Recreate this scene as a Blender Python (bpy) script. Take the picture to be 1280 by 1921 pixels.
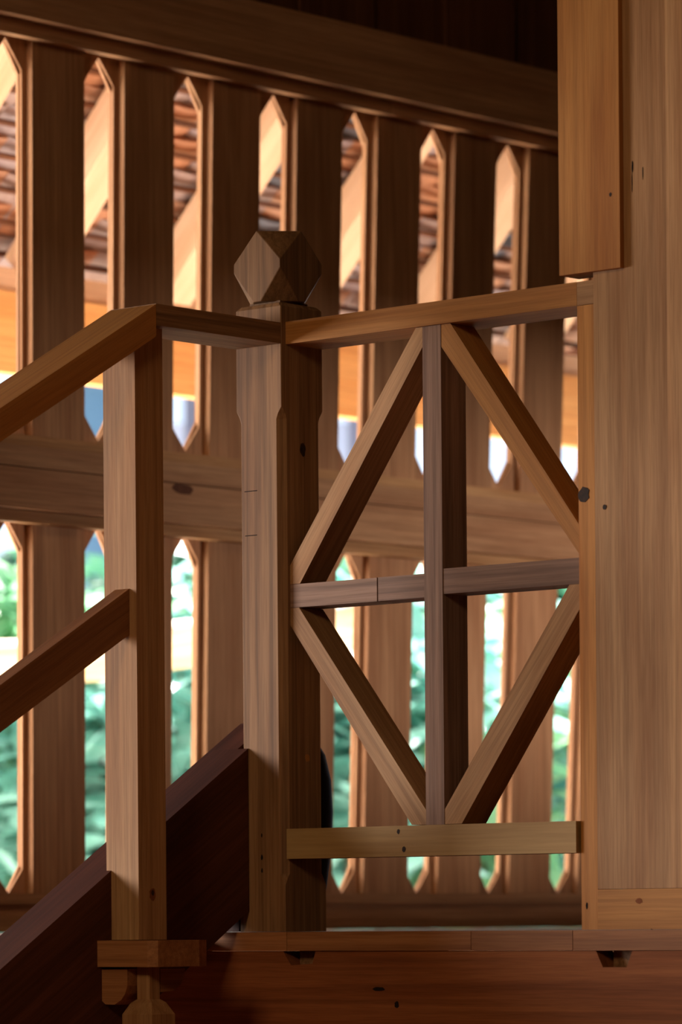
import bpy, bmesh, math, random
from mathutils import Vector, Matrix, Quaternion

for o in list(bpy.data.objects):
    bpy.data.objects.remove(o)
SC = bpy.context.scene
COL = SC.collection
rnd = random.Random(7)

# ------------------------------------------------------------------ camera
YAW, ROLL = math.radians(41.5), 0.0077
R0 = Vector((math.cos(YAW), math.sin(YAW), 0))
FW = Vector((-math.sin(YAW), math.cos(YAW), 0))
UP0 = Vector((0, 0, 1))
RT = R0 * math.cos(ROLL) - UP0 * math.sin(ROLL)
UP = UP0 * math.cos(ROLL) + R0 * math.sin(ROLL)
CAM = Vector((4.19714, -4.61828, 0.01336))
cam = bpy.data.cameras.new('camera')
cam.sensor_fit = 'HORIZONTAL'
cam.sensor_width = 24.0
cam.lens = 7800 / 1280 * 24.0
cam.shift_y = (1730 - 960.5) / 1280
cam.clip_end = 200
cam.dof.use_dof = True
cam.dof.focus_distance = 6.15
cam.dof.aperture_fstop = 5.6
cam_o = bpy.data.objects.new('camera', cam)
COL.objects.link(cam_o)
M = Matrix.Identity(4)
for i in range(3):
    M[i][0], M[i][1], M[i][2], M[i][3] = RT[i], UP[i], -FW[i], CAM[i]
cam_o.matrix_world = M
SC.camera = cam_o

# ------------------------------------------------------------------ world, sun, window and added light, exposure
W = bpy.data.worlds.new('sky')
SC.world = W
W.use_nodes = True
bg = W.node_tree.nodes['Background']
bg.inputs['Color'].default_value = (0.66, 0.80, 1.0, 1)
bg.inputs['Strength'].default_value = 1.6

def lamp(name, kind, loc, direction, energy, color, size=None, size_y=None):
    l = bpy.data.lights.new(name, kind)
    l.energy = energy
    l.color = color
    if kind == 'AREA':
        l.shape = 'RECTANGLE'
        l.size, l.size_y = size, size_y
    o = bpy.data.objects.new(name, l)
    COL.objects.link(o)
    o.location = loc
    o.rotation_euler = Vector(direction).to_track_quat('-Z', 'Y').to_euler()
    return o

sun = lamp('sun', 'SUN', (-8, -8, 14), (0.54, -0.46, -0.76), 37.0, (1.0, 0.95, 0.88))
sun.data.angle = 0.01
# daylight entering by the high window in the wall behind the photographer
lamp('window_daylight_rear', 'AREA', (2.2, -6.15, 2.9), (-2.2, 6.15, -2.4), 76, (1.0, 0.69, 0.35), 1.3, 1.0)
# daylight entering by the wide doorway in the far left wall
lamp('doorway_daylight', 'AREA', (-4.88, -3.3, 0.45), (1, 0.62, 0), 315, (1.0, 0.93, 0.88), 2.0, 2.0)
# added area light in the unseen room behind the panelled wall, reaching the landing by a low opening
lamp('landing_added_light', 'AREA', (5.0, 2.5, 0.375), (-1, 0, 0), 375, (1.0, 0.86, 0.76), 2.5, 0.35)

SC.view_settings.view_transform = 'Standard'
SC.view_settings.look = 'None'
SC.view_settings.exposure = 0.0
SC.view_settings.gamma = 1.0
SC.view_settings.use_curve_mapping = False

# ------------------------------------------------------------------ materials
def srgb(r, g, b):
    f = lambda c: (c / 255 / 12.92) if c / 255 <= 0.04045 else ((c / 255 + 0.055) / 1.055) ** 2.4
    return (f(r), f(g), f(b), 1)

def nodes(m):
    m.use_nodes = True
    nt = m.node_tree
    return nt, nt.nodes, nt.links, nt.nodes['Principled BSDF']

def wood(name, light, mid, dark, rough=0.6, contrast=1.0, vary=0.12, spec=0.2):
    """grain runs along each piece's own local Z"""
    m = bpy.data.materials.new(name)
    nt, N, L, P = nodes(m)
    tc = N.new('ShaderNodeTexCoord')
    oi = N.new('ShaderNodeObjectInfo')
    mul = N.new('ShaderNodeVectorMath'); mul.operation = 'SCALE'
    mul.inputs[0].default_value = (3.1, 7.3, 11.7)
    L.new(oi.outputs['Random'], mul.inputs['Scale'])
    add = N.new('ShaderNodeVectorMath'); add.operation = 'ADD'
    L.new(tc.outputs['Object'], add.inputs[0]); L.new(mul.outputs[0], add.inputs[1])

    def noise(sx, sz, scale, detail, dist):
        mp = N.new('ShaderNodeMapping'); mp.inputs['Scale'].default_value = (sx, sx, sz)
        L.new(add.outputs[0], mp.inputs['Vector'])
        n = N.new('ShaderNodeTexNoise'); n.inputs['Scale'].default_value = scale
        n.inputs['Detail'].default_value = detail; n.inputs['Distortion'].default_value = dist
        L.new(mp.outputs[0], n.inputs['Vector'])
        return n.outputs['Fac']
    broad = noise(1, 0.10, 20, 3, 0.6)
    streak = noise(1, 0.018, 130, 5, 0.3)
    pore = noise(1, 0.03, 520, 2, 0.0)

    def ramp(fac, a, b, ca, cb):
        r = N.new('ShaderNodeValToRGB')
        r.color_ramp.elements[0].position, r.color_ramp.elements[1].position = a, b
        r.color_ramp.elements[0].color, r.color_ramp.elements[1].color = ca, cb
        L.new(fac, r.inputs[0])
        return r.outputs[0]

    def mix(kind, fac, a, b):
        x = N.new('ShaderNodeMix'); x.data_type = 'RGBA'; x.blend_type = kind
        if isinstance(fac, float): x.inputs['Factor'].default_value = fac
        else: L.new(fac, x.inputs['Factor'])
        L.new(a, x.inputs['A']); L.new(b, x.inputs['B'])
        return x.outputs['Result']
    base = ramp(broad, 0.33, 0.68, mid, light)
    s = ramp(streak, 0.34, 0.62, (1, 1, 1, 1), (0, 0, 0, 1))
    dk = N.new('ShaderNodeRGB'); dk.outputs[0].default_value = dark
    sm = N.new('ShaderNodeMath'); sm.operation = 'MULTIPLY'; sm.inputs[1].default_value = 0.40 * contrast
    L.new(s, sm.inputs[0])
    c = mix('MIX', sm.outputs[0], base, dk.outputs[0])
    pr = ramp(pore, 0.40, 0.55, (0.80, 0.75, 0.70, 1), (1, 1, 1, 1))
    c = mix('MULTIPLY', 0.6 * min(1.0, contrast), c, pr)
    hsv = N.new('ShaderNodeHueSaturation')
    mr = N.new('ShaderNodeMapRange'); mr.inputs['To Min'].default_value = 1 - vary; mr.inputs['To Max'].default_value = 1 + vary
    L.new(oi.outputs['Random'], mr.inputs['Value']); L.new(mr.outputs[0], hsv.inputs['Value'])
    L.new(c, hsv.inputs['Color']); L.new(hsv.outputs[0], P.inputs['Base Color'])
    P.inputs['Roughness'].default_value = rough
    P.inputs['Specular IOR Level'].default_value = spec
    bp = N.new('ShaderNodeBump'); bp.inputs['Strength'].default_value = 0.12; bp.inputs['Distance'].default_value = 0.002
    L.new(streak, bp.inputs['Height']); L.new(bp.outputs[0], P.inputs['Normal'])
    return m

def plain(name, color, rough=0.6, spec=0.3, noise_scale=None, color2=None, per_object=0.0):
    m = bpy.data.materials.new(name)
    nt, N, L, P = nodes(m)
    P.inputs['Base Color'].default_value = color
    P.inputs['Roughness'].default_value = rough
    P.inputs['Specular IOR Level'].default_value = spec
    if noise_scale:
        tc = N.new('ShaderNodeTexCoord'); n = N.new('ShaderNodeTexNoise')
        n.inputs['Scale'].default_value = noise_scale; n.inputs['Detail'].default_value = 5
        L.new(tc.outputs['Object'], n.inputs['Vector'])
        r = N.new('ShaderNodeValToRGB')
        r.color_ramp.elements[0].position, r.color_ramp.elements[1].position = 0.35, 0.65
        r.color_ramp.elements[0].color, r.color_ramp.elements[1].color = color, color2
        L.new(n.outputs['Fac'], r.inputs[0]); L.new(r.outputs[0], P.inputs['Base Color'])
    return m

T = wood('teak_light', srgb(196, 152, 108), srgb(172, 124, 82), srgb(112, 74, 44))
T_GREY = wood('teak_weathered', srgb(160, 120, 84), srgb(138, 98, 66), srgb(76, 50, 32), contrast=1.4)
T_PLUM = wood('teak_purplish', srgb(170, 134, 114), srgb(148, 112, 94), srgb(70, 46, 36), contrast=1.2)
T_HONEY = wood('teak_honey', srgb(204, 144, 80), srgb(182, 118, 58), srgb(120, 70, 34), contrast=0.8)
T_WALL = wood('teak_wall', srgb(200, 153, 114), srgb(174, 125, 90), srgb(118, 78, 52), vary=0.14, contrast=1.0)
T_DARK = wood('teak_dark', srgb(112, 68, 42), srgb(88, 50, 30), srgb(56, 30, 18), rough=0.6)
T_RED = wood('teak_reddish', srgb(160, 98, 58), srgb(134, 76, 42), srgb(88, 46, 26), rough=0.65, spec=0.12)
T_NOSE = wood('nosing_wood', srgb(178, 122, 78), srgb(152, 98, 60), srgb(100, 60, 36))
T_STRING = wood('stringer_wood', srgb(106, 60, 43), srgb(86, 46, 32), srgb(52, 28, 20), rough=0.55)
T_OUT = wood('teak_rafter', srgb(226, 192, 162), srgb(210, 172, 140), srgb(164, 122, 90), contrast=0.5)
T_FASCIA = wood('teak_fascia', srgb(242, 186, 120), srgb(232, 168, 102), srgb(160, 104, 62), contrast=0.7)
T_FLOOR = wood('landing_floor_wood', srgb(160, 108, 70), srgb(132, 84, 52), srgb(84, 50, 30), rough=0.5, spec=1.0)
KNOT = plain('knot_wood', srgb(62, 36, 20), 0.7, 0.3, 160.0, srgb(34, 20, 12))
CRACK = plain('crack_shadow', srgb(24, 14, 9), 0.9)
JAR = plain('dark_glaze', srgb(26, 17, 13), 0.6, 0.2)
LOG = wood('pale_log', srgb(232, 206, 172), srgb(214, 172, 124), srgb(170, 120, 76), contrast=0.4)
PLASTER = plain('plaster', srgb(206, 196, 180), 0.8, 0.2, 3.0, srgb(188, 176, 160))
GROUND = plain('pale_gravel', srgb(212, 204, 190), 0.9, 0.1, 1.2, srgb(196, 186, 170))
BLUEWALL = plain('blue_paint', srgb(94, 130, 164), 0.7, 0.2, 4.0, srgb(104, 138, 170))
WHITEWALL = plain('white_paint', srgb(204, 210, 230), 0.7, 0.2, 4.0, srgb(190, 196, 218))
CREAM = plain('white_plaster', srgb(232, 228, 222), 0.8, 0.2, 4.0, srgb(222, 217, 210))
GREYSTONE = plain('lavender_stone', srgb(138, 136, 156), 0.8, 0.2, 5.0, srgb(120, 118, 138))
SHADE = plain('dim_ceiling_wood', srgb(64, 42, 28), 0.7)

def tile_mat():
    m = bpy.data.materials.new('terracotta_tile')
    nt, N, L, P = nodes(m)
    oi = N.new('ShaderNodeObjectInfo')
    r = N.new('ShaderNodeValToRGB')
    cols = [(0.0, srgb(156, 134, 130)), (0.25, srgb(170, 148, 144)), (0.45, srgb(182, 126, 92)), (0.62, srgb(164, 148, 152)),
            (0.82, srgb(184, 138, 110)), (0.95, srgb(92, 94, 106))]
    el = r.color_ramp.elements
    el[0].position, el[0].color = cols[0]
    el[1].position, el[1].color = cols[-1]
    for p, c in cols[1:-1]:
        e = el.new(p); e.color = c
    r.color_ramp.interpolation = 'CONSTANT'
    L.new(oi.outputs['Random'], r.inputs[0])
    tc = N.new('ShaderNodeTexCoord'); n = N.new('ShaderNodeTexNoise'); n.inputs['Scale'].default_value = 14; n.inputs['Detail'].default_value = 4
    L.new(tc.outputs['Object'], n.inputs['Vector'])
    x = N.new('ShaderNodeMix'); x.data_type = 'RGBA'; x.blend_type = 'MULTIPLY'; x.inputs['Factor'].default_value = 0.6
    L.new(r.outputs[0], x.inputs['A'])
    r2 = N.new('ShaderNodeValToRGB'); r2.color_ramp.elements[0].position = 0.35; r2.color_ramp.elements[1].position = 0.6
    r2.color_ramp.elements[0].color = (0.55, 0.45, 0.42, 1)
    L.new(n.outputs['Fac'], r2.inputs[0]); L.new(r2.outputs[0], x.inputs['B'])
    L.new(x.outputs['Result'], P.inputs['Base Color'])
    P.inputs['Roughness'].default_value = 0.7
    return m
TILE = tile_mat()

def leaf_mat(name, a, b, rough=0.35):
    m = bpy.data.materials.new(name)
    nt, N, L, P = nodes(m)
    tc = N.new('ShaderNodeTexCoord'); n = N.new('ShaderNodeTexNoise')
    n.inputs['Scale'].default_value = 5.0; n.inputs['Detail'].default_value = 3
    L.new(tc.outputs['Object'], n.inputs['Vector'])
    r = N.new('ShaderNodeValToRGB')
    r.color_ramp.elements[0].position, r.color_ramp.elements[1].position = 0.38, 0.62
    r.color_ramp.elements[0].color, r.color_ramp.elements[1].color = a, b
    L.new(n.outputs['Fac'], r.inputs[0]); L.new(r.outputs[0], P.inputs['Base Color'])
    P.inputs['Roughness'].default_value = rough
    P.inputs['Specular IOR Level'].default_value = 0.25
    tr = N.new('ShaderNodeBsdfTranslucent'); L.new(r.outputs[0], tr.inputs['Color'])
    ms = N.new('ShaderNodeMixShader'); ms.inputs[0].default_value = 0.5
    L.new(P.outputs[0], ms.inputs[1]); L.new(tr.outputs[0], ms.inputs[2])
    L.new(ms.outputs[0], N['Material Output'].inputs['Surface'])
    return m
LEAF_A = leaf_mat('leaf_sky_tint', srgb(116, 176, 164), srgb(176, 220, 212))  # blue of the sky's reflection is mixed into the leaf colour
LEAF_B = leaf_mat('leaf_green', srgb(114, 170, 130), srgb(176, 214, 172))
LEAF_C = leaf_mat('leaf_dark', srgb(52, 98, 74), srgb(90, 136, 108))
STEM = plain('stem_bark', srgb(110, 92, 70), 0.8)

# ------------------------------------------------------------------ builders
def finish(name, bm, grain, mat, parent=None, smooth=False, bevel=0.0, segs=2):
    """bm is in world metres; the object gets its own frame, local Z along the grain"""
    if bevel:
        es = [e for e in bm.edges if len(e.link_faces) == 2 and e.calc_face_angle(0) > 0.35]
        bmesh.ops.bevel(bm, geom=es, offset=bevel, segments=segs, affect='EDGES', profile=0.6, clamp_overlap=True)
    bmesh.ops.recalc_face_normals(bm, faces=bm.faces)
    lo = Vector((min(v.co[i] for v in bm.verts) for i in range(3)))
    hi = Vector((max(v.co[i] for v in bm.verts) for i in range(3)))
    c = (lo + hi) / 2
    g = Vector(grain).normalized()
    q = Vector((0, 0, 1)).rotation_difference(g)
    Mw = Matrix.Translation(c) @ q.to_matrix().to_4x4()
    bm.transform(Mw.inverted())
    me = bpy.data.meshes.new(name)
    bm.to_mesh(me); bm.free()
    if smooth:
        for p in me.polygons: p.use_smooth = True
    me.materials.append(mat)
    o = bpy.data.objects.new(name, me)
    COL.objects.link(o)
    place(o, Mw, parent)
    return o

def place(o, Mw, parent):
    if parent is not None:
        o.parent = parent
        pw = WORLD[parent.name]
        o.matrix_parent_inverse = Matrix.Identity(4)
        o.matrix_local = pw.inverted() @ Mw
    else:
        o.matrix_world = Mw
    WORLD[o.name] = Mw
WORLD = {}

def thing(name, loc, label=None, cat=None, group=None, kind=None):
    o = bpy.data.objects.new(name, None)
    o.empty_display_size = 0.05
    COL.objects.link(o)
    o.location = loc
    WORLD[o.name] = Matrix.Translation(Vector(loc))
    return tag(o, label, cat, group, kind)

def tag(o, label=None, cat=None, group=None, kind=None):
    if label: o['label'] = label
    if cat: o['category'] = cat
    if group: o['group'] = group
    if kind: o['kind'] = kind
    return o

AX = {'x': (1, 0, 0), 'y': (0, 1, 0), 'z': (0, 0, 1)}

def box_bm(lo, hi, bm=None):
    bm = bm or bmesh.new()
    v = [bm.verts.new((x, y, z)) for x in (lo[0], hi[0]) for y in (lo[1], hi[1]) for z in (lo[2], hi[2])]
    for f in ((0, 1, 3, 2), (4, 6, 7, 5), (0, 4, 5, 1), (2, 3, 7, 6), (0, 2, 6, 4), (1, 5, 7, 3)):
        bm.faces.new([v[i] for i in f])
    return bm

def box(name, lo, hi, axis, mat, parent=None, bevel=0.002):
    return finish(name, box_bm(lo, hi), AX[axis], mat, parent, bevel=bevel)

def prism_bm(pts, plane, lo, hi, bm=None):
    """pts 2-D in plane 'xz' (extruded in y), 'yz' (in x) or 'xy' (in z)"""
    bm = bm or bmesh.new()
    def at(p, d):
        return {'xz': (p[0], d, p[1]), 'yz': (d, p[0], p[1]), 'xy': (p[0], p[1], d)}[plane]
    a = [bm.verts.new(at(p, lo)) for p in pts]
    b = [bm.verts.new(at(p, hi)) for p in pts]
    bm.faces.new(a); bm.faces.new(b[::-1])
    n = len(pts)
    for i in range(n):
        bm.faces.new((a[i], b[i], b[(i + 1) % n], a[(i + 1) % n]))
    return bm

def prism(name, pts, plane, lo, hi, grain, mat, parent=None, bevel=0.0015):
    return finish(name, prism_bm(pts, plane, lo, hi), grain, mat, parent, bevel=bevel)

def disc(name, c, normal, rx, ry, mat, parent, th=0.0008, n=14, up=(0, 0, 1)):
    """a thin irregular plug set in a face: knot, nail hole"""
    bm = bmesh.new()
    nv = Vector(normal).normalized(); u = Vector(up).cross(nv).normalized(); w = nv.cross(u)
    ring, ring2 = [], []
    for i in range(n):
        t = 2 * math.pi * i / n
        k = 1 + rnd.uniform(-.14, .14)
        p = Vector(c) + u * math.cos(t) * rx * k + w * math.sin(t) * ry * k
        ring.append(bm.verts.new(p - nv * 0.002)); ring2.append(bm.verts.new(p + nv * th))
    bm.faces.new(ring2); bm.faces.new(ring[::-1])
    for i in range(n):
        bm.faces.new((ring[i], ring[(i + 1) % n], ring2[(i + 1) % n], ring2[i]))
    return finish(name, bm, up, mat, parent)

def lathe(name, c, prof, mat, parent=None, n=28):
    bm = bmesh.new()
    rings = []
    for r, z in prof:
        rings.append([bm.verts.new((c[0] + r * math.cos(2 * math.pi * i / n), c[1] + r * math.sin(2 * math.pi * i / n), c[2] + z)) for i in range(n)])
    for a, b in zip(rings, rings[1:]):
        for i in range(n):
            bm.faces.new((a[i], a[(i + 1) % n], b[(i + 1) % n], b[i]))
    bm.faces.new(rings[0][::-1]); bm.faces.new(rings[-1])
    return finish(name, bm, (0, 0, 1), mat, parent, smooth=True)

def tube_bm(pts, radii, n=10, bm=None):
    bm = bm or bmesh.new()
    rings = []
    for i, p in enumerate(pts):
        p = Vector(p)
        d = (Vector(pts[min(i + 1, len(pts) - 1)]) - Vector(pts[max(i - 1, 0)])).normalized()
        u = d.orthogonal().normalized() if abs(d.z) > 0.9 else d.cross(Vector((0, 0, 1))).normalized()
        w = d.cross(u)
        rings.append([bm.verts.new(p + (u * math.cos(2 * math.pi * k / n) + w * math.sin(2 * math.pi * k / n)) * radii[i]) for k in range(n)])
    for a, b in zip(rings, rings[1:]):
        for i in range(n):
            bm.faces.new((a[i], a[(i + 1) % n], b[(i + 1) % n], b[i]))
    bm.faces.new(rings[0][::-1]); bm.faces.new(rings[-1])
    return bm

# ------------------------------------------------------------------ room shell (mostly outside the frame)
XW = -1.2                                     # inner face of the slatted wall's boards
LSHAPE = [(-5.1, -6.55), (6.6, -6.55), (6.6, 4.6), (-1.3, 4.6), (-1.3, 0.07), (-5.1, 0.07)]
floor_low = prism('floor_lower', LSHAPE, 'xy', -1.6, -1.5, (0, 1, 0), T_RED, bevel=0)
tag(floor_low, 'dark wooden floor of the lower room', kind='structure')
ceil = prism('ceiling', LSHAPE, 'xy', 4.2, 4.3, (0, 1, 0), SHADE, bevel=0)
tag(ceil, 'dim wooden ceiling high above the stair', kind='structure')

def wall_with_hole(name, axis, at, th, u0, u1, z0, z1, hole, mat, label):
    """axis: the wall's normal; hole = (u0, u1, z0, z1) or None"""
    bm = bmesh.new()
    def add(a, b, c, d):
        if b - a < 1e-4 or d - c < 1e-4: return
        if axis == 'x': box_bm((at, a, c), (at + th, b, d), bm)
        else: box_bm((a, at, c), (b, at + th, d), bm)
    if hole:
        h = hole
        add(u0, h[0], z0, z1); add(h[1], u1, z0, z1); add(h[0], h[1], z0, h[2]); add(h[0], h[1], h[3], z1)
    else: add(u0, u1, z0, z1)
    return tag(finish(name, bm, (0, 0, 1), mat), label, kind='structure')

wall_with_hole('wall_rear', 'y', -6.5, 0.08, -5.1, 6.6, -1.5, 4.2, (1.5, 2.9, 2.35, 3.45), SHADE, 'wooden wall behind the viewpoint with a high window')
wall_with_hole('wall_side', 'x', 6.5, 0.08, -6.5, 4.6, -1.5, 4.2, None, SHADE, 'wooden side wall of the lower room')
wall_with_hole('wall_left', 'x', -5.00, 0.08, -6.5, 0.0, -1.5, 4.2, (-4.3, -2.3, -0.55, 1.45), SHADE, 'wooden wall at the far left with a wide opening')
wall_with_hole('wall_light_cut', 'x', -1.30, 0.08, -6.4, 0.0, 0.97, 4.2, None, SHADE, 'unseen boarding added beside the stair to cut the doorway light')  # unseen wall added to dim the doorway light on the upper panels
wall_with_hole('wall_jog', 'y', 0.0, 0.06, -5.0, -1.22, -1.5, 4.2, None, CREAM, 'unseen wing wall left of the slatted wall, made white to bounce sun')  # white colour put here to bounce sun onto board edges and rafters
sunshade = box('ceiling_sunshade', (-8.0, -6.5, 1.6), (-5.02, 0.0, 1.7), 'y', SHADE, bevel=0)  # unseen slab added to stop sun entering the left doorway
tag(sunshade, 'porch slab added unseen to keep sun out of the far left opening', kind='structure')
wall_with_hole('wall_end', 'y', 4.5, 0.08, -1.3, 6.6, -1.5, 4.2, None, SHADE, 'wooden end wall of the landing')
wall_with_hole('wall_landing', 'x', 2.2, 0.06, 0.07, 4.5, 0.0, 4.2, (2.1, 3.9, 0.30, 0.68), SHADE, 'wooden wall of the landing with a low opening added to shape the light')  # opening added and sized to limit the reach of the landing light
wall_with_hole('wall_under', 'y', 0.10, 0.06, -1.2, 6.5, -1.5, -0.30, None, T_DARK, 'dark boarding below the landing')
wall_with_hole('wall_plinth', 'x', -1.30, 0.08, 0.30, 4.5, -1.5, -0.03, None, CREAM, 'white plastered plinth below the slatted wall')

# ------------------------------------------------------------------ landing floor and the beam that carries it
fl = thing('floor', (0.5, 0.2, -0.03), 'wooden landing floor of wide planks with a glossy top', kind='structure')
cuts = [-1.185, -0.95, -0.72, -0.48, -0.26, -0.05, 0.379, 0.575, 0.80, 1.03, 1.27, 1.5, 1.73, 1.96, 2.19]
for a, b in zip(cuts, cuts[1:]):
    box('plank', (a + 0.0006, 0.0022, -0.0285), (b - 0.0006, 4.45, -0.0005), 'y', T_FLOOR, fl, bevel=0.0012)
for a, b, m in ((-0.150, 0.0215, T_NOSE), (0.0220, 0.379, T_NOSE), (0.3795, 0.5650, T_NOSE), (0.5656, 6.45, T_NOSE)):
    box('nosing_plank', (a, -0.021, -0.0288), (b - .0006, 0.0018, -0.0008), 'x', m, fl, bevel=0.0012)

bmn = thing('landing_beam', (0.6, 0, -0.30), 'broad reddish brown beam under the landing edge, notched for joist ends', 'beam')
tp, bt = -0.0295, -0.30
pts = [(-0.30, tp), (0.011, tp), (0.027, -0.0505), (0.070, -0.0480), (0.076, tp), (0.604, tp), (0.616, -0.0525), (0.658, -0.0525), (0.668, tp), (6.45, tp), (6.45, bt), (-0.30, bt)]
prism('beam_face', pts, 'xz', -0.018, 0.020, (1, 0, 0), T_RED, bmn, 0.0012)
box('beam_core', (-0.30, 0.021, bt), (6.45, 0.095, -0.056), 'x', T_RED, bmn)
for a, b in ((0.017, 0.073), (0.610, 0.664)):
    box('joist_end', (a + .008, 0.004, -0.0535), (b - .006, 0.30, -0.0290), 'y', T_GREY, bmn, bevel=0.002)
for (x, z) in ((0.20, -0.085), (0.235, -0.108)):
    disc('knot', (x, -0.018, z), (0, -1, 0), 0.012 if z > -.09 else 0.004, 0.003 if z > -.09 else .005, CRACK, bmn)
disc('nail_hole', (0.195, -0.020, -0.012), (0, -1, 0), 0.003, 0.0014, CRACK, fl)

# ------------------------------------------------------------------ slatted back wall
wb = thing('wall_back', (XW, 1.3, 0), 'open slatted teak wall with two tiers of boards and pointed gaps', kind='structure')
def yl(k, z): return 0.656 + 0.2387 * k + (z - 1.59) * (0.009 + 0.0079 * k)     # left edge of board k
BW = 0.1335
FL = 0.013
def gap_mid(k, z): return (yl(k, z) + BW + yl(k + 1, z)) / 2                     # middle of the gap right of board k
for (z0, z1, tag_) in ((0.904, 1.613, 'u'), (0.0695, 0.7455, 'l')):
    for k in range(-2, 10):
        lo, hi = (0.880, 1.6125) if tag_ == 'u' else (0.060, 0.745)
        p = [(yl(k, lo), lo), (yl(k, lo) + BW, lo), (yl(k, hi) + BW, hi), (yl(k, hi), hi)]
        prism('board', p, 'yz', XW - 0.015, XW, (0, 0, 1), T_WALL, wb, 0.0012)
        for j, (xa, xb) in enumerate(((XW - 0.0215, XW - 0.0155), (XW - 0.0280, XW - 0.0220))):
            fz = 0.049 + j * 0.012 + rnd.uniform(-.003, .003)
            e = FL + rnd.uniform(-.002, .002)
            zb, zt = z0 + fz * (0.95 if tag_ == 'u' else 0.85), z1 - fz
            L_ = lambda z: yl(k, z) - e
            R_ = lambda z: yl(k, z) + BW + e
            p = [(gap_mid(k - 1, z0) + .0004, z0 - .012), (gap_mid(k, z0) - .0004, z0 - .012), (gap_mid(k, z0) - .0004, z0), (R_(zb), zb), (R_(zt), zt),
                 (gap_mid(k, z1) - .0004, z1), (gap_mid(k, z1) - .0004, z1 + .02), (gap_mid(k - 1, z1) + .0004, z1 + .02), (gap_mid(k - 1, z1) + .0004, z1), (L_(zt), zt), (L_(zb), zb), (gap_mid(k - 1, z0) + .0004, z0)]
            prism('picket', p, 'yz', xa, xb, (0, 0, 1), T_WALL, wb, 0.0006)
Y0, Y1 = 0.05, 4.45
def rail(name, xf, z0, z1, mat, back=XW - 0.045, cut=None):
    if cut:
        box(name, (back, Y0, z0), (xf, cut - .0008, z1), 'y', mat, wb, bevel=0.0018)
        box(name, (back, cut + .0008, z0), (xf, Y1, z1), 'y', mat, wb, bevel=0.0018)
    else:
        box(name, (back, Y0, z0), (xf, Y1, z1), 'y', mat, wb, bevel=0.0018)
rail('top_beam', XW + 0.050, 1.6405, 1.765, T_WALL)
rail('top_rail', XW + 0.022, 1.6130, 1.6400, T_WALL, XW + 0.0005, cut=1.63)
rail('middle_rail', XW + 0.032, 0.8738, 0.8930, T, XW + 0.0005)
rail('middle_rail', XW + 0.041, 0.8346, 0.8724, T_WALL, XW + 0.0005)
rail('middle_beam', XW + 0.050, 0.7585, 0.8312, T_WALL, XW + 0.0005)
rail('middle_rail', XW + 0.026, 0.7365, 0.7578, T, XW + 0.0005)
rail('core_rail', XW - 0.0005, 0.7480, 0.8780, T_WALL)
rail('bottom_rail', XW + 0.032, 0.0505, 0.0695, T_WALL, XW + 0.0005)
rail('bottom_board', XW + 0.018, 0.0, 0.0502, T_WALL, XW - 0.045)
rail('bottom_core', XW - 0.0005, 0.0505, 0.0590, T_WALL)
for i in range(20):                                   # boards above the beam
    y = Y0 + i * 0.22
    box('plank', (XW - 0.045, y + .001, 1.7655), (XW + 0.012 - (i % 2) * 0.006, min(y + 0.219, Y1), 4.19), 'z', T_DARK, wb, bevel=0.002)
disc('stain', (XW + 0.0502, 0.99, 0.822), (1, 0, 0), 0.030, 0.010, T_DARK, wb, th=0.0004)

# ------------------------------------------------------------------ panelled wall at the right of the railing
wr = thing('wall_right', (0.65, 0.03, 0), 'pale teak panelled wall closing the right end of the railing', kind='structure')
YF = 0.010
box('stile', (0.5572, YF, 0.0), (0.5862, YF + 0.05, 0.8818), 'z', T_HONEY, wr, 0.0015)
box('panel', (0.5868, YF - 0.0005, 0.0572), (0.7165, YF + 0.045, 4.19), 'z', T, wr, 0.0012)
box('bottom_rail', (0.5868, YF - 0.0012, 0.0), (6.45, YF + 0.045, 0.0566), 'x', T_HONEY, wr, 0.0012)
box('stile', (0.7172, YF - 0.002, 0.0572), (0.86, YF + 0.045, 4.19), 'z', T, wr, 0.0015)
for i in range(24):
    x = 0.8606 + 0.235 * i
    box('panel', (x, YF, 0.0572), (x + 0.2344, YF + 0.045, 4.19), 'z', T, wr, 0.0015)
k = disc('knot', (0.5672, YF, 0.6145), (0, -1, 0), 0.0095, 0.0115, KNOT, wr)
disc('nail_hole', (0.6045, YF - .0005, 0.594), (0, -1, 0), 0.0032, 0.0036, KNOT, wr)
disc('knot', (0.6815, YF - .0005, 0.0), (0, -1, 0), 0.001, 0.001, KNOT, wr)
for (x, z, rx, rz) in ((0.670, 1.066, .0014, .008), (0.688, 1.055, .0008, .009), (0.669, 1.045, .0007, .014)):
    disc('crack', (x - .012, YF - .0005, z), (0, -1, 0), rx, rz, CRACK, wr, th=.0003)
disc('knot', (0.660, YF - .0012, 0.040), (0, -1, 0), .006, .004, T_RED, wr, th=.0003)
disc('nail_hole', (0.5665, YF, 0.034), (0, -1, 0), .0018, .005, CRACK, wr, th=.0003)

hp = thing('hanging_post', (0.59, 0.02, 0.926), 'thick pale teak board hanging down in front of the panelled wall', 'post')
bm = prism_bm([(0.5335, 0.0), (0.6420, 0.0), (0.6420, 0.0090), (0.5862, 0.0090), (0.5862, 0.045), (0.5335, 0.045)], 'xy', 0.926, 4.18)
finish('board', bm, (0, 0, 1), T_HONEY, hp, bevel=0.003)
disc('knot', (0.626, 0.0, 1.03), (0, -1, 0), .0022, .003, KNOT, hp, th=.0003)

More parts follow.
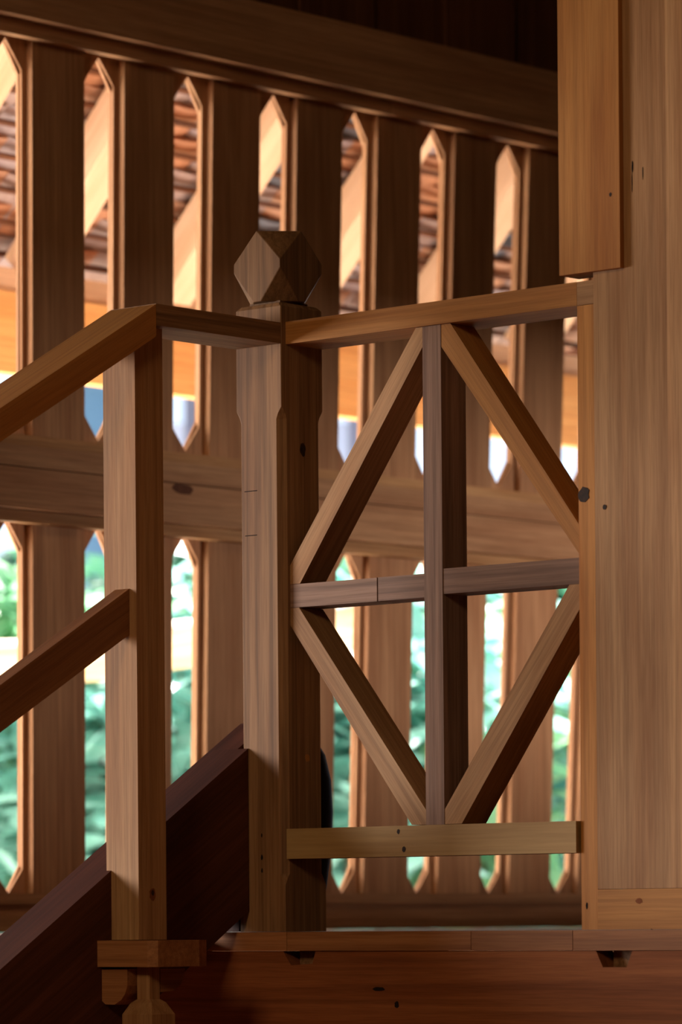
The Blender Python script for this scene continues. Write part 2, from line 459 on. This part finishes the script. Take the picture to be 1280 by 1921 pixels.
# ------------------------------------------------------------------ newel post with faceted finial
nw = thing('newel_post', (-0.0465, 0.0465, 0), 'square teak newel post with chamfered edges and faceted finial between the two railings', 'post')
def ring(bm, z, c, w=0.093, inset=0.0):
    x0, x1, y0, y1 = -w + inset, -inset, inset, w - inset
    c = max(c, 0.0008)
    p = [(x0 + c, y0), (x1 - c, y0), (x1, y0 + c), (x1, y1 - c), (x1 - c, y1), (x0 + c, y1), (x0, y1 - c), (x0, y0 + c)]
    return [bm.verts.new((a, b, z)) for a, b in p]
bm = bmesh.new()
rs = [ring(bm, z, c, inset=i) for z, c, i in ((0.0, .001, 0), (0.070, .001, 0), (0.082, .007, 0), (0.088, .011, 0), (0.770, .011, 0), (0.778, .008, 0), (0.788, .001, 0), (0.9395, .0015, 0), (0.9455, .004, .0045))]
for a, b in zip(rs, rs[1:]):
    for i in range(8): bm.faces.new((a[i], a[(i + 1) % 8], b[(i + 1) % 8], b[i]))
bm.faces.new(rs[0][::-1]); bm.faces.new(rs[-1])
shaft = finish('shaft', bm, (0, 0, 1), T_GREY, nw)
bm = bmesh.new()
cx, cy, h = -0.0475, 0.0465, 0.0475
zt, zb, zm, e = 1.0570, 0.9500, 1.0040, 0.006
pts = []
for s in (-1, 1):
    for z, w in ((zt, 0.0), (zb, 0.007)):
        for a, b in (((cx + s * h, cy - w), (cx + s * h, cy + w)), ((cx - w, cy + s * h), (cx + w, cy + s * h))):
            pts += [(*a, z), (*b, z)] if w else [(*a, z)]
    for t in (-1, 1):
        pts += [(cx + s * h, cy + t * h, zm + e), (cx + s * h, cy + t * h, zm - e)]
vs = [bm.verts.new(p) for p in pts]
bmesh.ops.convex_hull(bm, input=vs)
bmesh.ops.dissolve_limit(bm, angle_limit=0.02, verts=bm.verts, edges=bm.edges)
finish('finial', bm, (0, 0, 1), T_GREY, nw, bevel=0.0008, segs=1)
box('neck', (-0.078, 0.016, 0.9450), (-0.016, 0.078, 0.9510), 'z', T_GREY, nw, 0.001)
disc('knot', (0, 0.047, 0.727), (1, 0, 0), .006, .010, KNOT, nw, th=.0003)
disc('knot', (0, 0.052, 0.262), (1, 0, 0), .005, .006, T_HONEY, nw, th=.0003)
for x, z, w in ((-0.064, 0.665, .013), (-0.064, 0.598, .012)):
    box('saw_cut', (x - w, -0.0003, z), (x + w, 0.003, z + .0012), 'x', CRACK, nw, 0)
for z, w in ((0.145, .0014), (0.112, .002), (0.092, .0016)):
    disc('nail_hole', (-0.047, 0, z), (0, -1, 0), w, w * 2.2, CRACK, nw, th=.0002)

# ------------------------------------------------------------------ lozenge railing between newel and wall
lz = thing('lozenge_railing', (0.28, 0.04, 0.1), 'teak landing railing with cross bars and diagonal braces forming a lozenge', 'railing')
bm = box_bm((0.0003, 0.010, 0.8825), (0.5565, 0.0955, 0.9160))
tr_ = finish('top_rail', bm, (1, 0, 0), T_HONEY, lz, bevel=0.003, segs=3)
box('end_block', (0.5568, 0.0102, 0.8825), (0.5860, 0.0955, 0.9158), 'x', T, tr_, 0.0015)
YA, YB = 0.016, 0.070
box('center_post', (0.2655, YA - 0.001, 0.1545), (0.3005, YB + .001, 0.8822), 'z', T_PLUM, lz, 0.0012)
box('middle_rail', (0.0003, YA, 0.4865), (0.1728, YB, 0.5215), 'x', T_PLUM, lz, 0.001)
box('middle_rail', (0.1745, YA + .0008, 0.4868), (0.2648, YB, 0.5218), 'x', T_PLUM, lz, 0.001)
box('middle_rail', (0.3008, YA, 0.4900), (0.5568, YB, 0.5268), 'x', T_PLUM, lz, 0.001)
Z1 = 0.8822
br = [([(0.0005, 0.5220), (0.0205, 0.5220), (0.2650, 0.853), (0.2650, Z1), (0.2525, Z1), (0.0005, 0.5500)], (0.257, 0, 0.34), T),
      ([(0.3010, Z1), (0.3185, Z1), (0.5568, 0.569), (0.5568, 0.5275), (0.3010, 0.850)], (0.25, 0, -0.32), T_HONEY),
      ([(0.0005, 0.4860), (0.0180, 0.4860), (0.2650, 0.1765), (0.2650, 0.1550), (0.2375, 0.1550), (0.0005, 0.4600)], (0.25, 0, -0.31), T),
      ([(0.3010, 0.1550), (0.3330, 0.1550), (0.5568, 0.4590), (0.5568, 0.4895), (0.5350, 0.4895), (0.3010, 0.1765)], (0.25, 0, 0.31), T)]
for p, g, m in br:
    prism('diagonal_brace', p, 'xz', YA - .0004, YB, g, m, lz, 0.0014)
brl = box('bottom_rail', (0.0003, 0.0035, 0.1090), (0.5530, 0.0560, 0.1540), 'x', T_GREY, lz, 0.0012)
brl.data.materials[0] = wood('teak_olive', srgb(190, 156, 106), srgb(172, 134, 86), srgb(122, 88, 52), contrast=0.5)
for x, z, r in ((0.222, 0.1455, .0028), (0.2325, 0.1195, .0036)):
    disc('knot', (x, 0.0035, z), (0, -1, 0), r, r * 1.3, KNOT, lz, th=.0003)

# ------------------------------------------------------------------ stair: stringer, treads
st = thing('staircase', (-0.6, -1.2, -1.5), 'wooden stair flight descending to the left with a broad dark stringer', 'staircase')
S = 0.627
top = lambda y: 0.277 + S * y
Yb = -2.83
pl = [(-0.0012, top(0)), (-0.0012, 0.032), (Yb + 0.42, -1.4995), (Yb, -1.4995)]
bm = prism_bm(pl, 'yz', -0.152, -0.0730)
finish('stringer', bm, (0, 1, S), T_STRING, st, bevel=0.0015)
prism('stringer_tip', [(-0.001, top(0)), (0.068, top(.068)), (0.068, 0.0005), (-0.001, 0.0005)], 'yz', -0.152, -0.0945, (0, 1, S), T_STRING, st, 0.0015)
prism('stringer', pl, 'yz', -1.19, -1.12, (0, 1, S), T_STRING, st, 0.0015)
for n in range(0, 8):
    z = -0.0105 - 0.17 * n
    yb = 0.0008 if n == 0 else -0.0405 - 0.2711 * n
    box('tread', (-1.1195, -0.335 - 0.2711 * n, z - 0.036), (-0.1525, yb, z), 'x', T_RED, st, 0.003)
    box('blocking_riser', (-1.1190, -0.327 - 0.2711 * n, z - 0.1695), (-0.1530, -0.313 - 0.2711 * n, z - 0.0362), 'x', T_DARK, st, 0.001)  # hidden boards added to block light passing under the stair

# ------------------------------------------------------------------ stair railing: post, handrail, middle rail
sr = thing('stair_railing', (-0.05, -0.267, -0.01), 'sloping stair handrail with a square post, level return and lower rail', 'railing')
box('post', (-0.0825, -0.2970, -0.0100), (-0.0175, -0.2390, 0.8815), 'z', T, sr, 0.0018)
bm = prism_bm([(-0.2695, 0.9130), (-0.2695, 0.8660), (-1.75, 0.8660 - 0.568 * 1.4805), (-1.75, 0.9130 - 0.568 * 1.4805)], 'yz', -0.0935, 0.0)
finish('handrail', bm, (0, 1, 0.568), T_HONEY, sr, bevel=0.004, segs=3)
box('level_rail', (-0.0930, -0.2690, 0.8825), (-0.0003, -0.0004, 0.9140), 'y', T_GREY, sr, 0.0025)
mz = lambda y: 0.4985 + 0.575 * (y + 0.3)
prism('middle_rail', [(-0.2972, mz(-.2972)), (-0.2972, mz(-.2972) - .0665), (-1.75, mz(-1.75) - .0665), (-1.75, mz(-1.75))], 'yz', -0.0605, -0.0315, (0, 1, .575), T_NOSE, sr, 0.0015)
disc('knot', (-0.0175, -0.268, 0.056), (1, 0, 0), .0065, .009, T_RED, sr, th=.0003)
disc('knot', (-0.0175, -0.268, 0.058), (1, 0, 0), .003, .004, KNOT, sr, th=.0006)

# lower post, corbels and block that carry the railing post
pb = thing('post_bracket', (-0.02, -0.28, -1.5), 'rough wooden block on carved corbels under the stair railing post', 'bracket')
bm = prism_bm([(-0.087, -0.327), (0.028, -0.327), (0.041, -0.318), (0.041, -0.232), (0.030, -0.205), (-0.072, -0.205), (-0.072, -0.25), (-0.087, -0.26)], 'xy', -0.0490, -0.0108)
finish('block', bm, (1, 0, 0), T_NOSE, pb, bevel=0.004, segs=3)
bm = bmesh.new()
secs = [(-1.4995, .030, .006), (-0.118, .030, .006), (-0.101, .021, .006), (-0.096, .0125, .002), (-0.0495, .0125, .002)]
rr = []
for z, hw, c in secs:
    x0, x1, y0, y1 = -0.008 - hw, -0.008 + hw, -0.288 - hw, -0.288 + hw
    rr.append([bm.verts.new((a, b, z)) for a, b in ((x0 + c, y0), (x1 - c, y0), (x1, y0 + c), (x1, y1 - c), (x1 - c, y1), (x0 + c, y1), (x0, y1 - c), (x0, y0 + c))])
for a, b in zip(rr, rr[1:]):
    for i in range(8): bm.faces.new((a[i], a[(i + 1) % 8], b[(i + 1) % 8], b[i]))
bm.faces.new(rr[0][::-1]); bm.faces.new(rr[-1])
finish('lower_post', bm, (0, 0, 1), T, pb)
arc = [(-0.087, -0.052), (-0.088, -0.078), (-0.080, -0.094), (-0.066, -0.1035), (-0.048, -0.104), (-0.034, -0.097), (-0.026, -0.088), (-0.0212, -0.076), (-0.0212, -0.052)]
prism('corbel', arc, 'xz', -0.318, -0.268, (1, 0, 0), T_NOSE, pb, 0.003)
arc = [(-0.2752, -0.052), (-0.2752, -0.086), (-0.250, -0.085), (-0.234, -0.077), (-0.226, -0.066), (-0.223, -0.052)]
prism('corbel', arc, 'yz', -0.030, 0.004, (0, 1, 0), T_NOSE, pb, 0.003)

# ------------------------------------------------------------------ dark jar behind the newel
jar = lathe('round_jar', (-0.172, 0.20, 0.0), [(0.040, 0.0002), (0.048, 0.02), (0.058, 0.07), (0.066, 0.13), (0.0685, 0.185), (0.066, 0.235), (0.057, 0.275), (0.042, 0.30), (0.036, 0.31), (0.040, 0.318)], JAR)
tag(jar, 'dark rounded jar standing on the landing, mostly hidden behind the newel post', 'jar')

# ------------------------------------------------------------------ eave roof outside the slatted wall
TH = math.radians(46)
ct, stn = math.cos(TH), math.sin(TH)
er = thing('eave_roof', (-2.0, 2.0, 1.15), 'tiled eave outside the slatted wall with pale rafters and orange fascia beam', 'roof')
box('fascia_beam', (-2.04, 0.70, 1.154), (-2.0, 5.5, 1.322), 'y', T_FASCIA, er, 0.003)
box('wall_plate', (-2.055, 0.70, 1.3225), (-2.005, 5.5, 1.372), 'y', T_OUT, er, 0.003)
P0 = Vector((-2.0, 0, 1.338))                     # underside line of the rafters
def roofpt(s, d, y): return Vector((P0.x + ct * s - stn * d, y, P0.z + stn * s + ct * d))
def roofbox(name, s0, s1, d0, d1, y0, y1, grain, mat, parent, bevel=0.002):
    bm = bmesh.new()
    v = [bm.verts.new(roofpt(s, d, y)) for s in (s0, s1) for d in (d0, d1) for y in (y0, y1)]
    for f in ((0, 1, 3, 2), (4, 6, 7, 5), (0, 4, 5, 1), (2, 3, 7, 6), (0, 2, 6, 4), (1, 5, 7, 3)):
        bm.faces.new([v[i] for i in f])
    return finish(name, bm, grain, mat, parent, bevel=bevel)
for i in range(-2, 9):
    y = 1.90 + 0.41 * i
    roofbox('rafter', 0.012, 1.04, 0.0, 0.080, y - 0.088, y, (ct, 0, stn), T_OUT, er)
PITCH = 0.076
tile_mesh = None
for r in range(13):
    s = -0.10 + PITCH * r
    roofbox('batten', s + 0.110, s + 0.120, 0.0805, 0.0900, 0.70, 5.5, (0, 1, 0), T_DARK, er, 0)  # batten colour darkened to read as shaded gaps between tile rows
    for c_ in range(22):
        y = 0.78 + 0.118 * c_ + (0.059 if r % 2 else 0)
        if tile_mesh is None:
            bm = bmesh.new()
            n = 5
            A, B = [], []
            for q in range(n + 1):
                yy = -0.057 + 0.114 * q / n
                sag = -0.010 * (1 - (yy / 0.057) ** 2)
                A.append([bm.verts.new((yy, 0.0, sag)), bm.verts.new((yy, 0.15, sag * .5))])
                B.append([bm.verts.new((yy, 0.0, sag + .011)), bm.verts.new((yy, 0.15, sag * .5 + .011))])
            for q in range(n):
                bm.faces.new((A[q][0], A[q][1], A[q + 1][1], A[q + 1][0]))
                bm.faces.new((B[q][0], B[q + 1][0], B[q + 1][1], B[q][1]))
                for w in (0, 1): bm.faces.new((A[q][w], A[q + 1][w], B[q + 1][w], B[q][w]))
            for w in (0, n): bm.faces.new((A[w][0], A[w][1], B[w][1], B[w][0]))
            bmesh.ops.recalc_face_normals(bm, faces=bm.faces)
            tile_mesh = bpy.data.meshes.new('tile'); bm.to_mesh(tile_mesh); bm.free()
            tile_mesh.materials.append(TILE)
        o = bpy.data.objects.new('tile', tile_mesh)
        COL.objects.link(o)
        ang = TH - math.radians(9) + rnd.uniform(-.03, .03)
        bx = Vector((0, 1, 0)); by = Vector((math.cos(ang), 0, math.sin(ang))); bz = Vector((-math.sin(ang), 0, math.cos(ang)))
        p = roofpt(s, 0.125 + rnd.uniform(-.002, .003), y + rnd.uniform(-.004, .004))
        Mw = Matrix(((bx.x, by.x, bz.x, p.x), (bx.y, by.y, bz.y, p.y), (bx.z, by.z, bz.z, p.z), (0, 0, 0, 1)))
        place(o, Mw @ Matrix.Rotation(rnd.uniform(-.05, .05), 4, 'Z'), er)
bm = bmesh.new()
v = [bm.verts.new(roofpt(s, 0.17, y)) for s, y in ((-.1, .70), (1.17, .70), (1.17, 5.5), (-.1, 5.5))]
bm.faces.new(v)
bmesh.ops.solidify(bm, geom=bm.faces, thickness=0.02)
finish('roof_deck', bm, (0, 1, 0), T_DARK, er)

# ------------------------------------------------------------------ garden outside
bm = prism_bm([(-40, -30), (-5.12, -30), (-5.12, 0.07), (-1.31, 0.07), (-1.31, 40), (-40, 40)], 'xy', -1.7, -1.55)
g = finish('ground', bm, (0, 1, 0), GROUND)
tag(g, 'pale gravel ground of the garden', kind='structure')
def ray(px, py, depth):
    return CAM + FW * depth + RT * ((px - 640) / 7800 * depth) + UP * ((1730 - py) / 7800 * depth)

def shrub(px, depth, top_py, width, nleaf, leaf_len, mat, label, strap=False, seed=0, base_w=0.5):
    r = random.Random(seed)
    c = ray(px, 1730, depth)
    ztop = ray(px, top_py, depth).z
    base = Vector((c.x, c.y, -1.55))
    t = thing('strap_leaf_plant' if strap else 'garden_shrub', base, label, 'plant', 'garden plants beyond the slatted wall')
    H = ztop + 1.55
    bm = bmesh.new(); tips = []
    for i in range(7):
        a = r.uniform(0, 6.28); rad = r.uniform(.1, .8) * width * .5
        end = base + Vector((math.cos(a) * rad, math.sin(a) * rad, H * r.uniform(.7, .95)))
        mid = base.lerp(end, .5) + Vector((r.uniform(-.05, .05), r.uniform(-.05, .05), 0.05))
        s0 = base + Vector((math.cos(a) * .04, math.sin(a) * .04, 0.001))
        tube_bm([s0, mid, end], [.016, .012, .005], 6, bm)
        tips.append((s0, mid, end))
    finish('stem', bm, (0, 0, 1), STEM, t, smooth=True)
    bm = bmesh.new()
    for i in range(nleaf):
        s0, mid, end = r.choice(tips)
        u = r.uniform(.1, 1.0) ** .6
        p = mid.lerp(end, u) if u > .3 else s0.lerp(mid, .5 + u)
        p = p + Vector((r.gauss(0, width * .20), r.gauss(0, width * .20), r.gauss(0, .10)))
        p.z = min(p.z, ztop + .05)
        a = r.uniform(0, 6.28); tilt = r.uniform(-.7, .5)
        d = Vector((math.cos(a) * math.cos(tilt), math.sin(a) * math.cos(tilt), math.sin(tilt)))
        side = d.cross(Vector((0, 0, 1))).normalized()
        side = (side + Vector((0, 0, r.uniform(-.6, .6)))).normalized()
        l = leaf_len * r.uniform(.6, 1.25); w = l * (.09 if strap else .27)
        nrm = side.cross(d).normalized()
        pts = [p, p + d * l * .35 + side * w - nrm * .0, p + d * l * .75 + side * w * .7 - nrm * l * .06, p + d * l - nrm * l * .16,
               p + d * l * .75 - side * w * .7 - nrm * l * .06, p + d * l * .35 - side * w]
        cm = p + d * l * .5 - nrm * l * .06
        vv = [bm.verts.new(q) for q in pts]; vc = bm.verts.new(cm)
        for q in range(6): bm.faces.new((vv[q], vv[(q + 1) % 6], vc))
    f = finish('foliage', bm, (0, 0, 1), mat, t, smooth=False)
    return t
shrub(-20, 12.6, 960, 1.0, 1300, .17, LEAF_B, 'bushy green shrub seen through the leftmost lower gap of the slatted wall', seed=1)
shrub(190, 12.2, 985, 0.9, 1300, .18, LEAF_A, 'sky-tinted green shrub seen through the lower gap left of the stair railing post', seed=2)
shrub(370, 12.9, 960, 0.9, 1300, .19, LEAF_A, 'broad leaved shrub seen through the lower gap between the two posts', seed=3)
shrub(600, 12.3, 1030, 0.9, 1300, .19, LEAF_A, 'sky-tinted green shrub seen right behind the newel post', seed=4)
shrub(800, 12.8, 1030, 0.8, 420, .42, LEAF_B, 'long leaved plant seen behind the center of the lozenge railing', True, seed=5)
shrub(955, 13.2, 1050, 0.8, 420, .40, LEAF_A, 'strap leaved plant seen at the right half of the lozenge railing', True, seed=6)
shrub(1120, 13.5, 1200, 0.5, 420, .17, LEAF_C, 'dark leaved shrub seen beside the panelled wall', seed=7)
shrub(40, 15.2, 880, 1.7, 3600, .20, LEAF_C, 'large dark shrub growing behind the log rail', seed=8)
shrub(520, 16.2, 895, 1.5, 4000, .20, LEAF_C, 'large dark shrub in the middle of the garden background', seed=9)
shrub(300, 17.2, 870, 1.9, 3800, .22, LEAF_C, 'tall leafy shrub at the back of the garden behind the stair post', seed=10)
shrub(960, 16.8, 940, 1.6, 2600, .22, LEAF_C, 'tall leafy shrub at the back of the garden behind the right of the railing', seed=11)

lr = thing('log_rail', tuple(ray(330, 1730, 11.0) * 1.0)[:2] + (-1.55,), 'pale debarked log lying level on posts in front of the shrubs', 'log')
a, b = ray(-90, 1262, 11.4), ray(720, 1168, 10.6)
n = 9
finish('log', tube_bm([a.lerp(b, i / (n - 1)) + Vector((0, 0, .008 * math.sin(i * 1.7))) for i in range(n)], [.062 + .004 * math.sin(i * 2.1) for i in range(n)], 18), b - a, LOG, lr, smooth=True)
for px in (108, 598):
    t_ = (px + 90) / 810
    c = a.lerp(b, t_)
    finish('post', tube_bm([(c.x, c.y, -1.549), (c.x, c.y, c.z - 0.05)], [.032, .028], 10), (0, 0, 1), LOG, lr, smooth=True)

# pale house across the garden
fh = thing('garden_house', tuple(ray(420, 1730, 19.0))[:2] + (-1.55,), 'pale house with a blue wall bay across the garden, glimpsed below the eave', 'house')
def slab(name, px0, px1, py0, py1, depth, th, mat):
    p, q = ray(px0, py1, depth), ray(px1, py0, depth)
    z0 = -1.549 if py1 >= 1730 else p.z
    bm = bmesh.new()
    base = [Vector((p.x, p.y)), Vector((q.x, q.y)), Vector((q.x, q.y)) + Vector((FW.x, FW.y)) * th, Vector((p.x, p.y)) + Vector((FW.x, FW.y)) * th]
    lo = [bm.verts.new((c.x, c.y, z0)) for c in base]; hi = [bm.verts.new((c.x, c.y, q.z)) for c in base]
    bm.faces.new(lo[::-1]); bm.faces.new(hi)
    for i in range(4): bm.faces.new((lo[i], lo[(i + 1) % 4], hi[(i + 1) % 4], hi[i]))
    finish(name, bm, (0, 0, 1), mat, fh, bevel=.004)
slab('blue_wall', 60, 290, 640, 1730, 19.3, .2, BLUEWALL)
slab('white_wall', 291, 760, 790, 1730, 19.3, .2, WHITEWALL)
for px in (352, 368, 520, 660):
    slab('column', px, px + 14, 640, 1730, 19.0, .1, GREYSTONE)
slab('roof_edge', 40, 780, 600, 640, 18.9, .6, GREYSTONE)
gw = thing('garden_wall', tuple(ray(1000, 1730, 14.8))[:2] + (-1.55,), 'low lavender grey garden wall behind the plants at the right', 'wall')
fh_, fh = fh, gw
for i, (x0, x1, t_) in enumerate(((840, 925, 1440), (926, 1010, 1450), (1011, 1130, 1400))):
    slab('stone_block', x0, x1, t_, 1730, 14.9, .25, GREYSTONE)
slab('coping', 1000, 1130, 1380, 1399, 14.85, .35, WHITEWALL)
